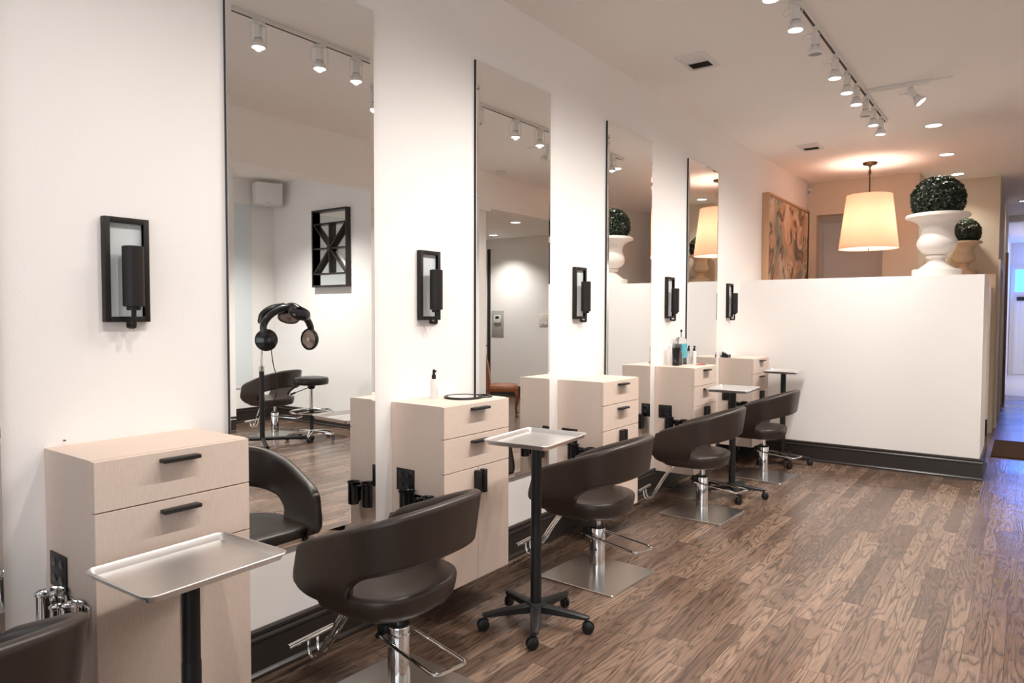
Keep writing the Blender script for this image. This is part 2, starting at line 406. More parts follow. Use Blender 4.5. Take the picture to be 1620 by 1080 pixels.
# ------------------------------------------------------------------ drawer cabinets
CW, CD, CT, CB, CY = .541, .374, 1.139, .192, .969
def bar_handle(bm, vertical=False):
    if vertical: box(bm, 0, .034, -.013, .013, -.062, .062, .003)
    else: box(bm, 0, .034, -.066, .066, -.007, .007, .003)
    return bm
def make_cabinet(label, chrome=False):
    t = thing('drawer_cabinet', label, 'cabinet', group='styling station cabinets along the white wall')
    b = B(); box(b, .001, CD-.021, 0, CW, CB, CT, .0015)
    body = obj('cabinet_body', b, 'laminate', t, smooth=0)
    def front(name, y0, y1, z0, z1, hy, hz, vert):
        b = B(); box(b, CD-.020, CD, y0, y1, z0, z1, .0012)
        f = obj(name, b, 'laminate', t, smooth=0)
        h = obj('handle', bar_handle(B(), vert), 'black', f, loc=(CD+.0005, hy, hz)); return f
    front('drawer', .001, CW-.001, .974, CT-.003, CW/2, 1.108, False)
    front('drawer', .001, CW-.001, .797, .970, CW/2, .936, False)
    front('cabinet_door', .001, CW/2-.0015, CB, .793, CW/2-.024, .718, True)
    front('cabinet_door', CW/2+.0015, CW-.001, CB, .793, CW/2+.024, .718, True)
    # outlet plate with four sockets
    b = B(); box(b, .042, .170, -.006, -.0005, .678, .795, .002)
    pl = obj('outlet', b, 'plastic', t)
    for sx in (.078, .134):
        for sz in (.709, .764):
            b = B(); lathe(b, [(.017, 0), (.017, .0015), (.015, .002)], seg=20)
            for v in b.verts: v.co = Vector((sx+v.co.x, -.006-v.co.z, sz+v.co.y*.85))
            box(b, sx-.007, sx-.005, -.0085, -.0078, sz, sz+.008); box(b, sx+.005, sx+.007, -.0085, -.0078, sz, sz+.008)
            obj('socket', b, 'gloss', pl)
    # ring of hot-tool holders fixed to the side
    hm = 'chrome' if chrome else 'gloss'
    b = B(); box(b, .14, .34, -.010, -.0005, .635, .672, .002)
    br = obj('tool_holder', b, hm, t)
    for x, y, r, z0, z1 in ((.165, -.052, .040, .57, .698), (.245, -.062, .020, .59, .672), (.30, -.042, .030, .56, .685)):
        b = B()
        lathe(b, [(r-.004, z0), (r, z0+.003), (r, z1-.008), (r+.004, z1-.005), (r+.004, z1), (r-.001, z1), (r-.004, z1-.01), (r-.004, z0+.012), (.001, z0+.012)], x, y, 0, 28)
        obj('holder_cup', b, hm, br)
    return t
cab_labels = ['beige drawer cabinet with chrome tool cups and bare top, beside the low steel tray',
              'beige drawer cabinet with a white spray bottle and a hand mirror on top',
              'bare-topped beige drawer cabinet with black tool cups on its side',
              'beige drawer cabinet with the big jar and crowd of bottles on top',
              'beige drawer cabinet in the corner against the white half wall']
c0 = make_cabinet(cab_labels[0], True); c0.location = (0, CY, 0)
c1 = make_cabinet(cab_labels[1]); c1.location = (0, CY+S, 0)
for k in range(2, 5): dup(c1, cab_labels[k], (0, CY+k*S, 0))

# ------------------------------------------------------------------ bevelled wall mirrors
MW, MZ0, MZ1 = .809, .540, 3.124
def make_mirror(label):
    t = thing('wall_mirror', label, 'mirror', group='tall frameless wall mirrors')
    b = B(); box(b, .0005, .017, 0, MW, MZ0, MZ1); obj('mirror_backing', b, 'mirror_back', t, smooth=0)
    bv = .024; w, h = MW, MZ1-MZ0
    L = lambda i, x: [Vector((x, i, MZ0+i)), Vector((x, w-i, MZ0+i)), Vector((x, w-i, MZ1-i)), Vector((x, i, MZ1-i))]
    b = B(); loft(b, [L(0, .0171), L(0, .0195), L(bv, .0222)])
    obj('mirror_glass', b, 'mirror', t, smooth=0)
    return t
mir_labels = {-1: 'tall wall mirror only a sliver of which shows beside the cabinet with chrome cups',
              0: 'tall wall mirror reflecting the hood dryer and black stool',
              1: 'tall wall mirror reflecting the thermostat and tan leather chair',
              2: 'tall wall mirror reflecting the topiary urn, before the cabinet crowded with bottles',
              3: 'tall wall mirror reflecting the lampshade, beside the crowd of bottles'}
m0 = make_mirror(mir_labels[0]); m0.location = (0, 1.656, 0)
for k in (-1, 1, 2, 3): dup(m0, mir_labels[k], (0, 1.656+k*S, 0))
b = B(); box(b, XR-.012, XR-.0005, 5.10, 6.10, .51, 3.21, .002)
struct('window_3', b, 'pale_pane')

# ------------------------------------------------------------------ sconces
def make_sconce(label):
    t = thing('wall_sconce', label, 'wall light', group='dark framed wall sconces')
    w, z0, z1, k = .160, 1.570, 1.953, .020
    b = B()
    box(b, .001, .030, 0, k, z0, z1, .001); box(b, .001, .030, w-k, w, z0, z1, .001)
    box(b, .001, .030, k, w-k, z0, z0+k, .001); box(b, .001, .030, k, w-k, z1-k, z1, .001)
    obj('frame', b, 'bronze', t)
    b = B(); box(b, .004, .010, k, w-k, z0+k, z1-k); obj('glass_panel', b, 'frost', t, smooth=0)
    c = w/2
    b = B(); pts = fillet([(.028, c, z0+.006), (.028, c, z0-.016), (.070, c, z0-.016), (.070, c, z0+.05)], .003, 2)
    tube(b, pts, .009, 8); obj('arm', b, 'bronze', t)
    b = B(); lathe(b, [(.020, z0+.043), (.024, z0+.046), (.024, z0+.056), (.036, z0+.058), (.036, z0+.275), (.033, z0+.277), (.033, z0+.07), (.002, z0+.07)], .070, c, 0, 32)
    obj('cylinder_shade', b, 'bronze', t)
    return t
sc_labels = ['dark bronze framed sconce above the cabinet with chrome tool cups', 'dark bronze framed sconce above the white spray bottle and hand mirror',
             'dark bronze framed sconce above the bare-topped cabinet with black cups', 'dark bronze framed sconce above the crowd of bottles', 'dark bronze framed sconce above the corner cabinet by the half wall']
s0 = make_sconce(sc_labels[0]); s0.location = (0, 1.164, 0)
for k in range(1, 5): dup(s0, sc_labels[k], (0, 1.164+k*S, 0))

# ------------------------------------------------------------------ salon chairs (front = -x)
def plan(t):                                   # t in [-1,1] runs arm front -> back -> other arm front
    W, xf, xb = .302, -.270, .280
    sg = 1 if t > 0 else -1; a = abs(t)
    if a > .45:
        u = (a-.45)/.55
        return Vector((xf*u, sg*W*(1-.05*u*u), 0))
    th = (a/.45)*PI/2
    return Vector((xb*max(0, math.cos(th))**.88, sg*W*max(0, math.sin(th))**.72, 0))
TH = .046
def shell_profile(t):
    e = 1e-3; d = (plan(min(1, t+e))-plan(max(-1, t-e))).normalized(); n = Vector((d.y, -d.x, 0)); p = plan(t)
    if n.dot(p-Vector((-.05, 0, 0))) < 0: n = -n
    a = abs(t)
    zt = .683+.352*(p.x+.27)
    zb, up = .418, .572+.27*max(0, p.x)
    if a < .50:
        q = min(1, (.50-a)/.15); zb += (up-zb)*(1-(1-q)**2.4)**.5
    if a > .84:
        q = (a-.84)/.16; c = 1-math.sqrt(max(0, 1-q*q)); zt -= .018*c; zb += .055*c
    k = lambda z: (-.040*((.56-z)/.145)**2 if z < .56 else 0)+.040*(z-.56)/.3
    R, m = TH/2, 9; zs = [max(zb+R*.9, min(zt-R*.9, zb+(zt-zb)*i/m)) for i in range(m+1)]
    arc = [math.radians(g) for g in (35, 65, 90, 115, 145)]; pts = [p+n*k(z)+Vector((0, 0, z)) for z in zs]
    pts += [p+n*(k(zt)-R+R*math.cos(g))+Vector((0, 0, zt-R*.9+R*.9*math.sin(g))) for g in arc]
    pts += [p+n*(k(z)-TH)+Vector((0, 0, z)) for z in reversed(zs)]
    pts += [p+n*(k(zb)-R-R*math.cos(g))+Vector((0, 0, zb+R*.9-R*.9*math.sin(g))) for g in arc]
    if a > .45:
        for v in pts: v.x -= .060*(a-.45)/.55*max(0, min(1, (zt-v.z)/.16))
    return pts, n, d
def shell_bm():
    N = 150; bm = B(); ts = [-1+2*i/N for i in range(N+1)]
    def ends(t, sgn):
        pts, n, d = shell_profile(t); out = []
        mids = [(a+b)/2 for a, b in zip(pts[:10], list(reversed(pts[15:25])))]; cz = sum(v.z for v in mids)/10
        for g in (80, 55, 30):
            g = math.radians(g); res = []
            for q in pts:
                w = min(mids, key=lambda w: abs(w.z-q.z)); mm = Vector((w.x, w.y, q.z)); r = mm+(q-mm)*math.cos(g)
                r.z = cz+(r.z-cz)*(1-.06*(1-math.cos(g))); res.append(r+d*sgn*.022*math.sin(g))
            out.append(res)
        return out
    loft(bm, ends(-1, -1)+[shell_profile(t)[0] for t in ts]+list(reversed(ends(1, 1))))
    return bm
def seam_bm(t):
    pts, n, d = shell_profile(t); return tube(B(), [q+n*.0002 for q in pts[:12]], .0017, 6)
def cushion_bm():
    bm = B(); N = 64
    def outline(g):
        pts = []
        for i in range(N):
            a = 2*PI*i/N; c, s = math.cos(a), math.sin(a)
            x = (.205 if c > 0 else .300)*math.copysign(abs(c)**(.90 if c > 0 else .40), c); y = .272*math.copysign(abs(s)**(.80 if c > 0 else .45), s)
            pts.append(Vector((x*g, y*g, 0)))
        return pts
    loops = []
    for g, z in ((.50, .398), (.80, .399), (.89, .404), (.94, .416), (.97, .440), (.99, .465), (1.0, .484), (.985, .497), (.94, .504), (.6, .500), (.2, .498)):
        loops.append([p+Vector((0, 0, z)) for p in outline(g)])
    loft(bm, loops); return bm
def make_chair(label, group):
    t = thing('salon_chair', label, 'salon chair', group=group)
    bk = obj('backrest', shell_bm(), 'leather', t, smooth=50)
    obj('seam', seam_bm(-.415), 'leather', bk); obj('seam', seam_bm(.415), 'leather', bk)
    obj('seat', cushion_bm(), 'leather', t, smooth=50)
    b = B(); lathe(b, [(.021, .295), (.021, .395), (.10, .396), (.10, .404), (.001, .404)], seg=28); obj('piston', b, 'chrome', t)
    b = B(); lathe(b, [(.048, .012), (.048, .292), (.046, .297), (.001, .297)], seg=40); obj('column', b, 'chrome', t)
    b = B(); lathe(b, [(.047, .2971), (.047, .305), (.043, .309), (.022, .309)], seg=40)
    box(b, -.075, -.030, -.055, -.01, .262, .305, .006)
    cyl(b, (-.055, -.075, .262), (-.055, .055, .262), .011); obj('pump_bracket', b, 'plastic', t)
    b = B(); pts = fillet([(-.055, -.075, .262), (.02, -.080, .258), (.36, -.080, .240), (.36, .078, .240), (.02, .070, .258), (-.02, .060, .262)], .03, 5)
    tube(b, pts, .0072, 10); pl = obj('pump_lever', b, 'chrome', t); pl.rotation_euler = (0, 0, math.radians(-15))
    b = B()
    loft(b, [rrect(.52-2*i, .52-2*i, .012, 4, z) for i, z in ((0, .0), (0, .009), (.003, .012))])
    bp = obj('base_plate', b, 'steel', t); bp.rotation_euler = (0, 0, math.radians(-6))
    # footrest: a pair of rods that curl up to a cross bar
    b = B()
    for y in (-.026, .026):
        pts = smooth_path([(-.12, y, .400), (-.21, y, .386), (-.30, y, .27), (-.385, y, .12), (-.420, y, .072), (-.452, y, .070), (-.470, y, .098), (-.475, y, .140)], 5)
        tube(b, [q+Vector((0, -.05*max(0, min(1, (.40-q.z)/.3)), 0)) for q in pts], .0085, 10)
    fr = obj('footrest', b, 'chrome', t)
    b = B(); cyl(b, (-.475, -.185, .147), (-.475, .075, .147), .0135); obj('footrest_bar', b, 'chrome', fr)
    return t
G = 'brown leather salon chairs at the styling stations'
ch_labels = ['brown leather salon chair mostly cut off by the picture edge, beside chrome tool cups',
             'brown leather salon chair in front of the mirror that reflects the hood dryer',
             'brown leather salon chair behind the tall-posted rolling tray, by the bare-topped cabinet',
             'brown leather salon chair in front of the cabinet crowded with bottles',
             'brown leather salon chair beside the corner cabinet and the half wall']
CHX = .605
ch = make_chair(ch_labels[1], G); ch.location = (CHX, 2.055, 0); ch.rotation_euler = (0, 0, math.radians(4))
dup(ch, ch_labels[0], (CHX+.015, .475, 0), math.radians(4))
dup(ch, ch_labels[2], (CHX, 3.745, 0), math.radians(4))
dup(ch, ch_labels[3], (CHX+.01, 5.44, 0), math.radians(4))
dup(ch, ch_labels[4], (CHX+.015, 7.06, 0), math.radians(2))
o = dup(ch, 'brown salon chair beside the hood dryer, seen only reflected in a mirror', (5.36, 5.58, 0), math.radians(180-10))

# ------------------------------------------------------------------ rolling trays
def tray_bm(z):
    b = B(); w, l = .37, .465
    prof = [(.022, 0), (.016, .001), (.009, .018), (.0, .020), (-.001, .0235), (.001, .026), (.006, .026), (.010, .021), (.018, .0035), (.030, .0025)]
    loft(b, [rrect(w-2*i, l-2*i, max(.012, .034-i), 6, z+h) for i, h in prof]); return b
def caster(parent, x, y, a, wheel_r=.030, metal=False):
    b = B(); c, s = math.cos(a), math.sin(a)
    cyl(b, (x, y, .052), (x, y, .078), .009, seg=12)
    box(b, x-.013, x+.013, y-.013, y+.013, .044, .056, .004)
    o = obj('caster', b, 'chrome' if metal else 'plastic', parent)
    b = B(); dx, dy = -s, c
    wx, wy = x+c*.012, y+s*.012
    for g in (-1, 1):
        p = Vector((wx+dx*.006*g, wy+dy*.006*g, wheel_r+.0005)); q = p+Vector((dx, dy, 0))*.013*g
        d = (q-p).normalized(); u = d.orthogonal().normalized(); v = d.cross(u)
        R = lambda pp, r: [pp+r*(math.cos(2*PI*i/20)*u+math.sin(2*PI*i/20)*v) for i in range(20)]
        loft(b, [R(p, wheel_r), R(p+(q-p)*.6, wheel_r), R(q, wheel_r*.75)])
    obj('wheel', b, 'plastic', o, smooth=40)
    return o
def star_base(parent, name, mname, R, a0, hub_r, zc=.088, metal=False, droop=.020):
    b = B(); lathe(b, [(hub_r*.8, zc-.028), (hub_r, zc-.02), (hub_r, zc+.012), (hub_r*.85, zc+.022), (.001, zc+.022)], seg=24)
    for k in range(5):
        a = math.radians(a0+72*k); c, s = math.cos(a), math.sin(a); n = Vector((-s, c, 0)); loops = []
        for f, hw, zz, th in ((.1, .030, zc+.014, .040), (.35, .027, zc+.010, .036), (.7, .023, zc+.0, .028), (.95, .018, zc-droop*.5, .020), (1.03, .010, zc-droop*.5-.002, .014)):
            p = Vector((c*R*f, s*R*f, zz))
            loops.append([p-n*hw+Vector((0, 0, -th)), p+n*hw+Vector((0, 0, -th)), p+n*hw*.95+Vector((0, 0, -.006)), p+n*hw*.5, p-n*hw*.5, p-n*hw*.95+Vector((0, 0, -.006))])
        loft(b, loops)
    o = obj(name, b, mname, parent, smooth=40)
    for k in range(5):
        a = math.radians(a0+72*k); caster(parent, R*math.cos(a)*.97, R*math.sin(a)*.97, a+1.1*((k % 3)-1), metal=metal)
    return o
def make_tray(label, z, rt):
    t = thing('rolling_tray', label, 'rolling tray', group='rolling stands with aluminium trays')
    o = obj('tray', tray_bm(0), 'alu', t, smooth=40, loc=(0, 0, z-.024)); o.rotation_euler = (0, 0, rt)
    b = B(); lathe(b, [(.027, .50), (.027, z-.030), (.001, z-.030)], seg=28); box(b, -.07, .07, -.075, .075, z-.031, z-.0242, .001)
    obj('post', b, 'plastic', t)
    b = B(); lathe(b, [(.0285, .10), (.0285, .515), (.0275, .52), (.001, .52)], seg=28); obj('lower_post', b, 'plastic', t)
    star_base(t, 'star_base', 'plastic', .275, -57, .05, .10)
    return t
make_tray('low rolling aluminium tray in front of the cabinet with chrome tool cups', .835, math.radians(2)).location = (.632, 1.135, 0)
make_tray('rolling aluminium tray on a black post, beside the hand mirror cabinet', .978, math.radians(5)).location = (.695, 2.945, 0)
make_tray('rolling aluminium tray between the cabinet of bottles and the chair by the half wall', .962, math.radians(5)).location = (.632, 6.10, 0)
make_tray('rolling aluminium tray standing right against the white half wall', 1.01, math.radians(5)).location = (.60, 7.79, 0)

# ------------------------------------------------------------------ things on the cabinets
def spray_bottle(name, label, x, y, r, hb, hc, body, group=None, print_=True):
    t = thing(name, label, 'bottle', (x, y, CT), .6, group)
    b = B(); lathe(b, [(r*.9, 0), (r, .004), (r, hb-.012), (r*.93, hb-.004), (r*.55, hb), (.001, hb)], seg=28); obj('bottle_body', b, body, t)
    b = B(); lathe(b, [(r*.62, hb), (r*.62, hb+hc*.40), (r*.40, hb+hc*.46), (r*.36, hb+hc*.9), (r*.30, hb+hc), (.001, hb+hc)], seg=24)
    box(b, -r*.2, r*.75, -r*.22, r*.22, hb+hc*.70, hb+hc*.92, .001); obj('sprayer', b, 'plastic', t)
    if print_:
        b = B(); box(b, r+.0002, r+.0008, -.003, .003, .02, hb*.5); obj('printed_label', b, 'grey_ink', t)
    return t
spray_bottle('spray_bottle', 'white spray bottle with black nozzle beside the hand mirror', .085, 2.835, .0195, .108, .052, 'white_plastic')
# hand mirror lying flat
t = thing('hand_mirror', 'round black hand mirror with pierced grip lying on a cabinet', 'hand mirror', (.195, 2.955, CT), math.radians(62))
b = B(); lathe(b, [(.085, .001), (.105, .001), (.108, .005), (.105, .011), (.098, .012), (.096, .010), (.085, .010)], seg=48, cap0=False, cap1=False); obj('rim', b, 'plastic', t)
b = B(); lathe(b, [(.0955, .003), (.0955, .0095), (.001, .0095)], seg=48); obj('mirror_glass', b, 'mirror', t)
b = B(); pts = [(.085, -.045, .006), (.12, -.050, .006), (.152, -.035, .006), (.163, 0, .006), (.152, .035, .006), (.12, .050, .006), (.085, .045, .006)]
tube(b, smooth_path(pts, 5), .0085, 8)
for v in b.verts: v.co.z = .006+(v.co.z-.006)*.6
obj('grip', b, 'plastic', t)
# bottle crowd
t = thing('disinfectant_jar', 'big clear jar with a blue label and black knob among the bottles', 'jar', (.075, 6.265, CT))
b = B(); lathe(b, [(.050, 0), (.055, .004), (.055, .215), (.052, .228), (.040, .248), (.018, .256), (.001, .257)], seg=36); obj('jar_body', b, 'clear', t)
b = B(); lathe(b, [(.049, .006), (.0525, .010), (.0525, .190), (.001, .190)], seg=36); obj('liquid', b, 'liquid', t)
b = B(); n = 14
loft(b, [[Vector((.0556*math.cos(a), .0556*math.sin(a), z)) for a in [math.radians(-62+75*i/n) for i in range(n+1)]] + [Vector((.0565*math.cos(a), .0565*math.sin(a), z)) for a in [math.radians(13-75*i/n) for i in range(n+1)]] for z in (.06, .195)])
obj('paper_label', b, 'blue_label', t)
b = B(); lathe(b, [(.004, .25), (.004, .30), (.009, .302), (.010, .324), (.001, .325)], seg=20); obj('lift_knob', b, 'black', t)
b = B(); lathe(b, [(.054, .0005), (.0562, .001), (.0562, .014), (.054, .016)], seg=36); obj('jar_base', b, 'black', t)
def tube_bottle(label, x, y, h, w, m, cap):
    t = thing('cream_tube', label, 'tube', (x, y, CT), .5)
    b = B()
    loft(b, [[Vector((.5*rx*math.cos(2*PI*i/28), .5*ry*math.sin(2*PI*i/28), z)) for i in range(28)] for z, rx, ry in ((.030, w, w*.95), (.05, w, w*.95), (h*.6, w*1.02, w*.6), (h-.012, w*1.08, .007), (h, w*1.08, .005))])
    obj('tube_body', b, m, t)
    b = B(); lathe(b, [(w*.46, 0), (w*.5, .003), (w*.5, .028), (w*.46, .030), (.001, .030)], seg=28); obj('cap', b, cap, t)
    return t
tube_bottle('black cream tube standing on its cap in front of the jar', .125, 6.030, .165, .066, 'gloss', 'plastic')
t = thing('lotion_bottle', 'plain white bottle standing behind the black tube', 'bottle', (.045, 6.08, CT))
b = B(); lathe(b, [(.024, 0), (.026, .004), (.026, .135), (.022, .145), (.001, .146)], seg=28); obj('bottle_body', b, 'white_plastic', t)
b = B(); lathe(b, [(.019, .1462), (.019, .182), (.016, .186), (.001, .186)], seg=28); obj('cap', b, 'white_plastic', t)
t = thing('clear_bottle', 'short clear bottle between the black tube and the jar', 'bottle', (.120, 6.135, CT))
b = B(); lathe(b, [(.024, 0), (.026, .004), (.026, .105), (.018, .118), (.001, .119)], seg=28); obj('bottle_body', b, 'clear', t)
b = B(); lathe(b, [(.016, .119), (.016, .132), (.001, .133)], seg=24); obj('cap', b, 'clear', t)
spray_bottle('spray_bottle', 'clear spray bottle with black nozzle beside the jar', .112, 6.355, .0195, .125, .048, 'clear', None)
spray_bottle('spray_bottle', 'white spray bottle beside the clear spray bottle on the crowded cabinet', .172, 6.345, .0195, .125, .048, 'white_plastic', None)
t = thing('hair_clip', 'thin red hair clip lying beside the crowd of bottles', 'hair clip', (.275, 6.235, CT), 1.1)
b = B(); tube(b, smooth_path([(-.05, 0, .004), (-.01, .004, .006), (.03, .001, .007), (.06, .006, .004)], 5), .004, 8); obj('clip_arm', b, 'red', t)
b = B(); tube(b, smooth_path([(-.05, .001, .004), (-.01, -.006, .004), (.03, -.010, .004), (.055, -.014, .004)], 5), .0035, 8); obj('clip_arm', b, 'red', t)
t = thing('card_holder', 'small black holder with white cards on the corner cabinet', 'holder', (.06, 7.545, CT))
b = B(); box(b, -.035, .035, -.045, .045, 0, .006, .001)
loft(b, [[Vector((x, y, .005)) for x, y in ((-.034, -.044), (.034, -.044), (.034, .044), (-.034, .044))], [Vector(p) for p in ((-.034, -.044, .062), (.034, -.044, .030), (.034, .044, .030), (-.034, .044, .062))]])
obj('tray_body', b, 'plastic', t)
b = B(); loft(b, [[Vector(p) for p in ((-.028, -.034, .058), (.026, -.034, .033), (.026, .034, .033), (-.028, .034, .058))], [Vector(p) for p in ((-.028, -.034, .075), (.026, -.034, .046), (.026, .034, .046), (-.028, .034, .075))]]); obj('cards', b, 'white_plastic', t)
nl = obj('picture_hook', cyl(B(), (0, 1.03, 1.157), (.014, 1.03, 1.158), .0025, seg=8), 'antique'); tag(nl, 'tiny dark nail left in the wall above the cabinet with chrome cups', 'nail')

# ------------------------------------------------------------------ ceiling: track lights
TZ = 3.546
t = thing('light_track', 'long white lighting track on the ceiling with a short side branch', 'light track')
b = B(); box(b, 1.482, 1.518, -1.2, 8.0, TZ, CZ-.0005, .002); box(b, 1.505, 1.99, 6.822, 6.858, TZ, CZ-.0005, .002); obj('track_rail', b, 'white_metal', t)
b = B(); box(b, 1.492, 1.508, -1.15, 7.95, TZ-.0008, TZ+.001); obj('track_slot', b, 'dark_vent', t)
b = B(); box(b, 1.99, 2.16, 6.834, 6.846, CZ-.012, CZ-.0005, .002); obj('wire_cover', b, 'white_metal', t)
def make_head(label, lit, ang=0, az=0):
    h = thing('track_spotlight', label, 'spotlight', group='white spotlights on the ceiling track')
    b = B(); box(b, -.014, .014, -.045, .045, -.020, -.0005, .003); cyl(b, (0, 0, -.045), (0, 0, -.02), .010, seg=14); obj('track_adapter', b, 'white_metal', h)
    piv = Vector((0, 0, -.05)); R = Matrix.Rotation(az, 3, 'Z') @ Matrix.Rotation(ang, 3, 'Y')
    def fin(name, bm, m, parent):
        for v in bm.verts: v.co = piv+R @ (v.co*.83-piv)
        return obj(name, bm, m, parent)
    b = B(); lathe(b, [(.029, -.045), (.031, -.048), (.031, -.140), (.028, -.146), (.030, -.150), (.034, -.152), (.056, -.186), (.058, -.188), (.058, -.212), (.052, -.214), (.050, -.206)], seg=28, cap1=False)
    hd = fin('lamp_head', b, 'white_metal', h)
    b = B(); lathe(b, [(.0505, -.2065), (.001, -.2095)], seg=28, cap0=False); fin('lens', b, 'lamp_on' if lit else 'lamp_off', hd)
    b = B(); lathe(b, [(.0315, -.137), (.0325, -.139), (.0325, -.144), (.0315, -.146)], seg=24, cap0=False, cap1=False); fin('socket_band', b, 'grey_plate', hd)
    b = B()
    pts = fillet([(0, -.070, -.205), (0, -.072, -.030), (0, .072, -.030), (0, .070, -.205)], .012, 3)
    cyl(b, (0, -.072, -.2), (0, -.05, -.2), .004, seg=8); cyl(b, (0, .05, -.2), (0, .072, -.2), .004, seg=8)
    tube(b, pts, .0042, 6); fin('yoke', b, 'white_metal', h)
    b = B(); tube(b, smooth_path([(-.02, 0, -.03), (-.05, -.02, -.04), (-.085, -.015, -.05), (-.08, .01, -.062), (-.045, .01, -.055), (-.028, 0, -.07)], 5), .003, 6); obj('cord_loop', b, 'white_metal', h)
    return h
heads = [(.95, 1), (1.75, 1), (2.80, 1), (3.30, 1), (3.64, 1), (4.08, 1), (4.60, 1), (5.10, 0), (5.70, 1), (6.13, 1), (6.51, 1), (6.93, 0), (7.31, 1), (7.71, 1)]  # first two heads are unseen, added to brighten the near end
hl = {.95: 'unseen white track spotlight added for fill above the low rolling tray', 1.75: 'unseen white track spotlight added for fill above the chair facing the first whole mirror',
      2.80: 'lit white track spotlight, first of three reflected in the mirror with the hood dryer', 3.30: 'lit white track spotlight, second of three reflected in the mirror with the hood dryer', 3.64: 'lit white track spotlight, third of three reflected in the mirror with the hood dryer',
      4.08: 'lit white track spotlight cut off by the top edge of the picture', 4.60: 'lit white track spotlight with a cord loop, just before the first unlit one', 5.10: 'unlit white track spotlight at the wide end of the row, before five lit ones',
      5.70: 'lit white track spotlight directly after the first unlit spotlight', 6.13: 'lit white track spotlight second after the first unlit one', 6.51: 'lit white track spotlight just before the branch of the track',
      6.93: 'unlit white track spotlight just past the branch of the track', 7.31: 'lit white track spotlight second from the far end of the track', 7.71: 'lit white track spotlight at the very end of the track'}
hon = make_head(hl[2.80], True); hoff = make_head(hl[5.10], False)
for y, on in heads:
    if y == 2.80: h = hon
    elif y == 5.10: h = hoff
    else: h = dup(hon if on else hoff, hl[y], (0, 0, 0))
    h.location = (1.5, y, TZ); h.rotation_euler = (0, 0, (0, .5, -.4, .2)[int(y*10) % 4])
hb = make_head('lit white spotlight tilted on the side branch of the track', True, math.radians(-38), math.radians(0)); hb.location = (1.86, 6.84, TZ)

def light(name, kind, loc, energy, col, target=None, **k):
    d = bpy.data.lights.new(name, kind); d.energy = energy; d.color = col
    for a, v in k.items(): setattr(d, a, v)
    o = bpy.data.objects.new(name, d); COL.objects.link(o); o.location = loc
    if target is not None:
        o.rotation_euler = (Vector(target)-Vector(loc)).to_track_quat('-Z', 'Y').to_euler()
    return o
WARM = (1, .945, .892)
for i, (y, on) in enumerate(heads):
    if on: light('spot_beam', 'SPOT', (1.5, y, TZ-.176), 70, WARM, target=(1.5-(.55, .25, .75)[i % 3], y+(.1, -.15, .2)[i % 3], 0), spot_size=math.radians(150), spot_blend=1, shadow_soft_size=.022)
light('spot_beam', 'SPOT', (1.95, 6.84, TZ-.17), 60, WARM, target=(3.4, 7.4, 1.2), spot_size=math.radians(80), spot_blend=.8, shadow_soft_size=.05)

# recessed downlights
def make_down(label):
    t = thing('recessed_downlight', label, 'ceiling light', group='round recessed ceiling lights')
    b = B(); lathe(b, [(.075, -.0005), (.092, -.0005), (.094, -.004), (.080, -.008), (.074, -.006)], seg=36, cap0=False, cap1=False); obj('trim_ring', b, 'white_metal', t)
    b = B(); lathe(b, [(.076, -.003), (.001, -.0035)], seg=36, cap0=False); obj('lens', b, 'recess_on', t)
    return t
d0 = make_down('round lit downlight in the ceiling before the half wall, next to the track'); d0.location = (1.868, 8.5, CZ)
dl = [((1.857, 10.11, CZ), 'round lit downlight in the ceiling between the pendant lamp and topiary'), ((1.867, 11.59, CZ), 'round lit downlight in the ceiling over the small tan urn'),
      ((4.03, 9.17, 3.09), 'round lit downlight in the lowered ceiling by the soffit edge, seen reflected'), ((5.43, 10.38, 3.09), 'round lit downlight in the lowered ceiling by the dark door, seen reflected'),
      ((5.1, 5.2, CZ), 'round lit downlight in the alcove ceiling before the fretwork panel'), ((5.0, 3.2, CZ), 'round unseen downlight added for fill in the alcove ceiling away from the fretwork panel')]  # last downlight is unseen, added to brighten the alcove
for p, l in dl: dup(d0, l, p)
for p, e in (((1.868, 8.5, CZ), 30), ((1.857, 10.11, CZ), 26), ((1.867, 11.59, CZ), 40), ((4.03, 9.17, 3.09), 110), ((5.43, 10.38, 3.09), 110), ((5.1, 5.2, CZ), 340), ((5.0, 3.2, CZ), 260)):
    light('downlight_beam', 'SPOT', (p[0], p[1], p[2]-.02), e, (1, .89, .77) if p[0] < 3 else (1, .95, .90), target=(p[0], p[1], 0), spot_size=math.radians(120), spot_blend=.8, shadow_soft_size=.06)
light('hall_downlight_beam', 'SPOT', (2.65, 14.9, CZ-.03), 10, (1, .85, .7), target=(2.65, 14.9, 0), spot_size=math.radians(120), spot_blend=.8, shadow_soft_size=.06)
light('far_room_light', 'AREA', (3.6, 20.5, CZ-.05), 26, (1, .93, .86), target=(3.6, 20.5, 0), size=1.5)
t = thing('hall_ceiling_light', 'small recessed light with a dark ring in the hallway ceiling', 'ceiling light', (2.60, 14.9, CZ))
b = B(); lathe(b, [(.07, -.0005), (.10, -.0005), (.10, -.012), (.07, -.012)], seg=28, cap0=False, cap1=False); obj('trim_ring', b, 'grey_plate', t)
b = B(); lathe(b, [(.07, -.004), (.001, -.005)], seg=28, cap0=False); obj('lens', b, 'recess_on', t)

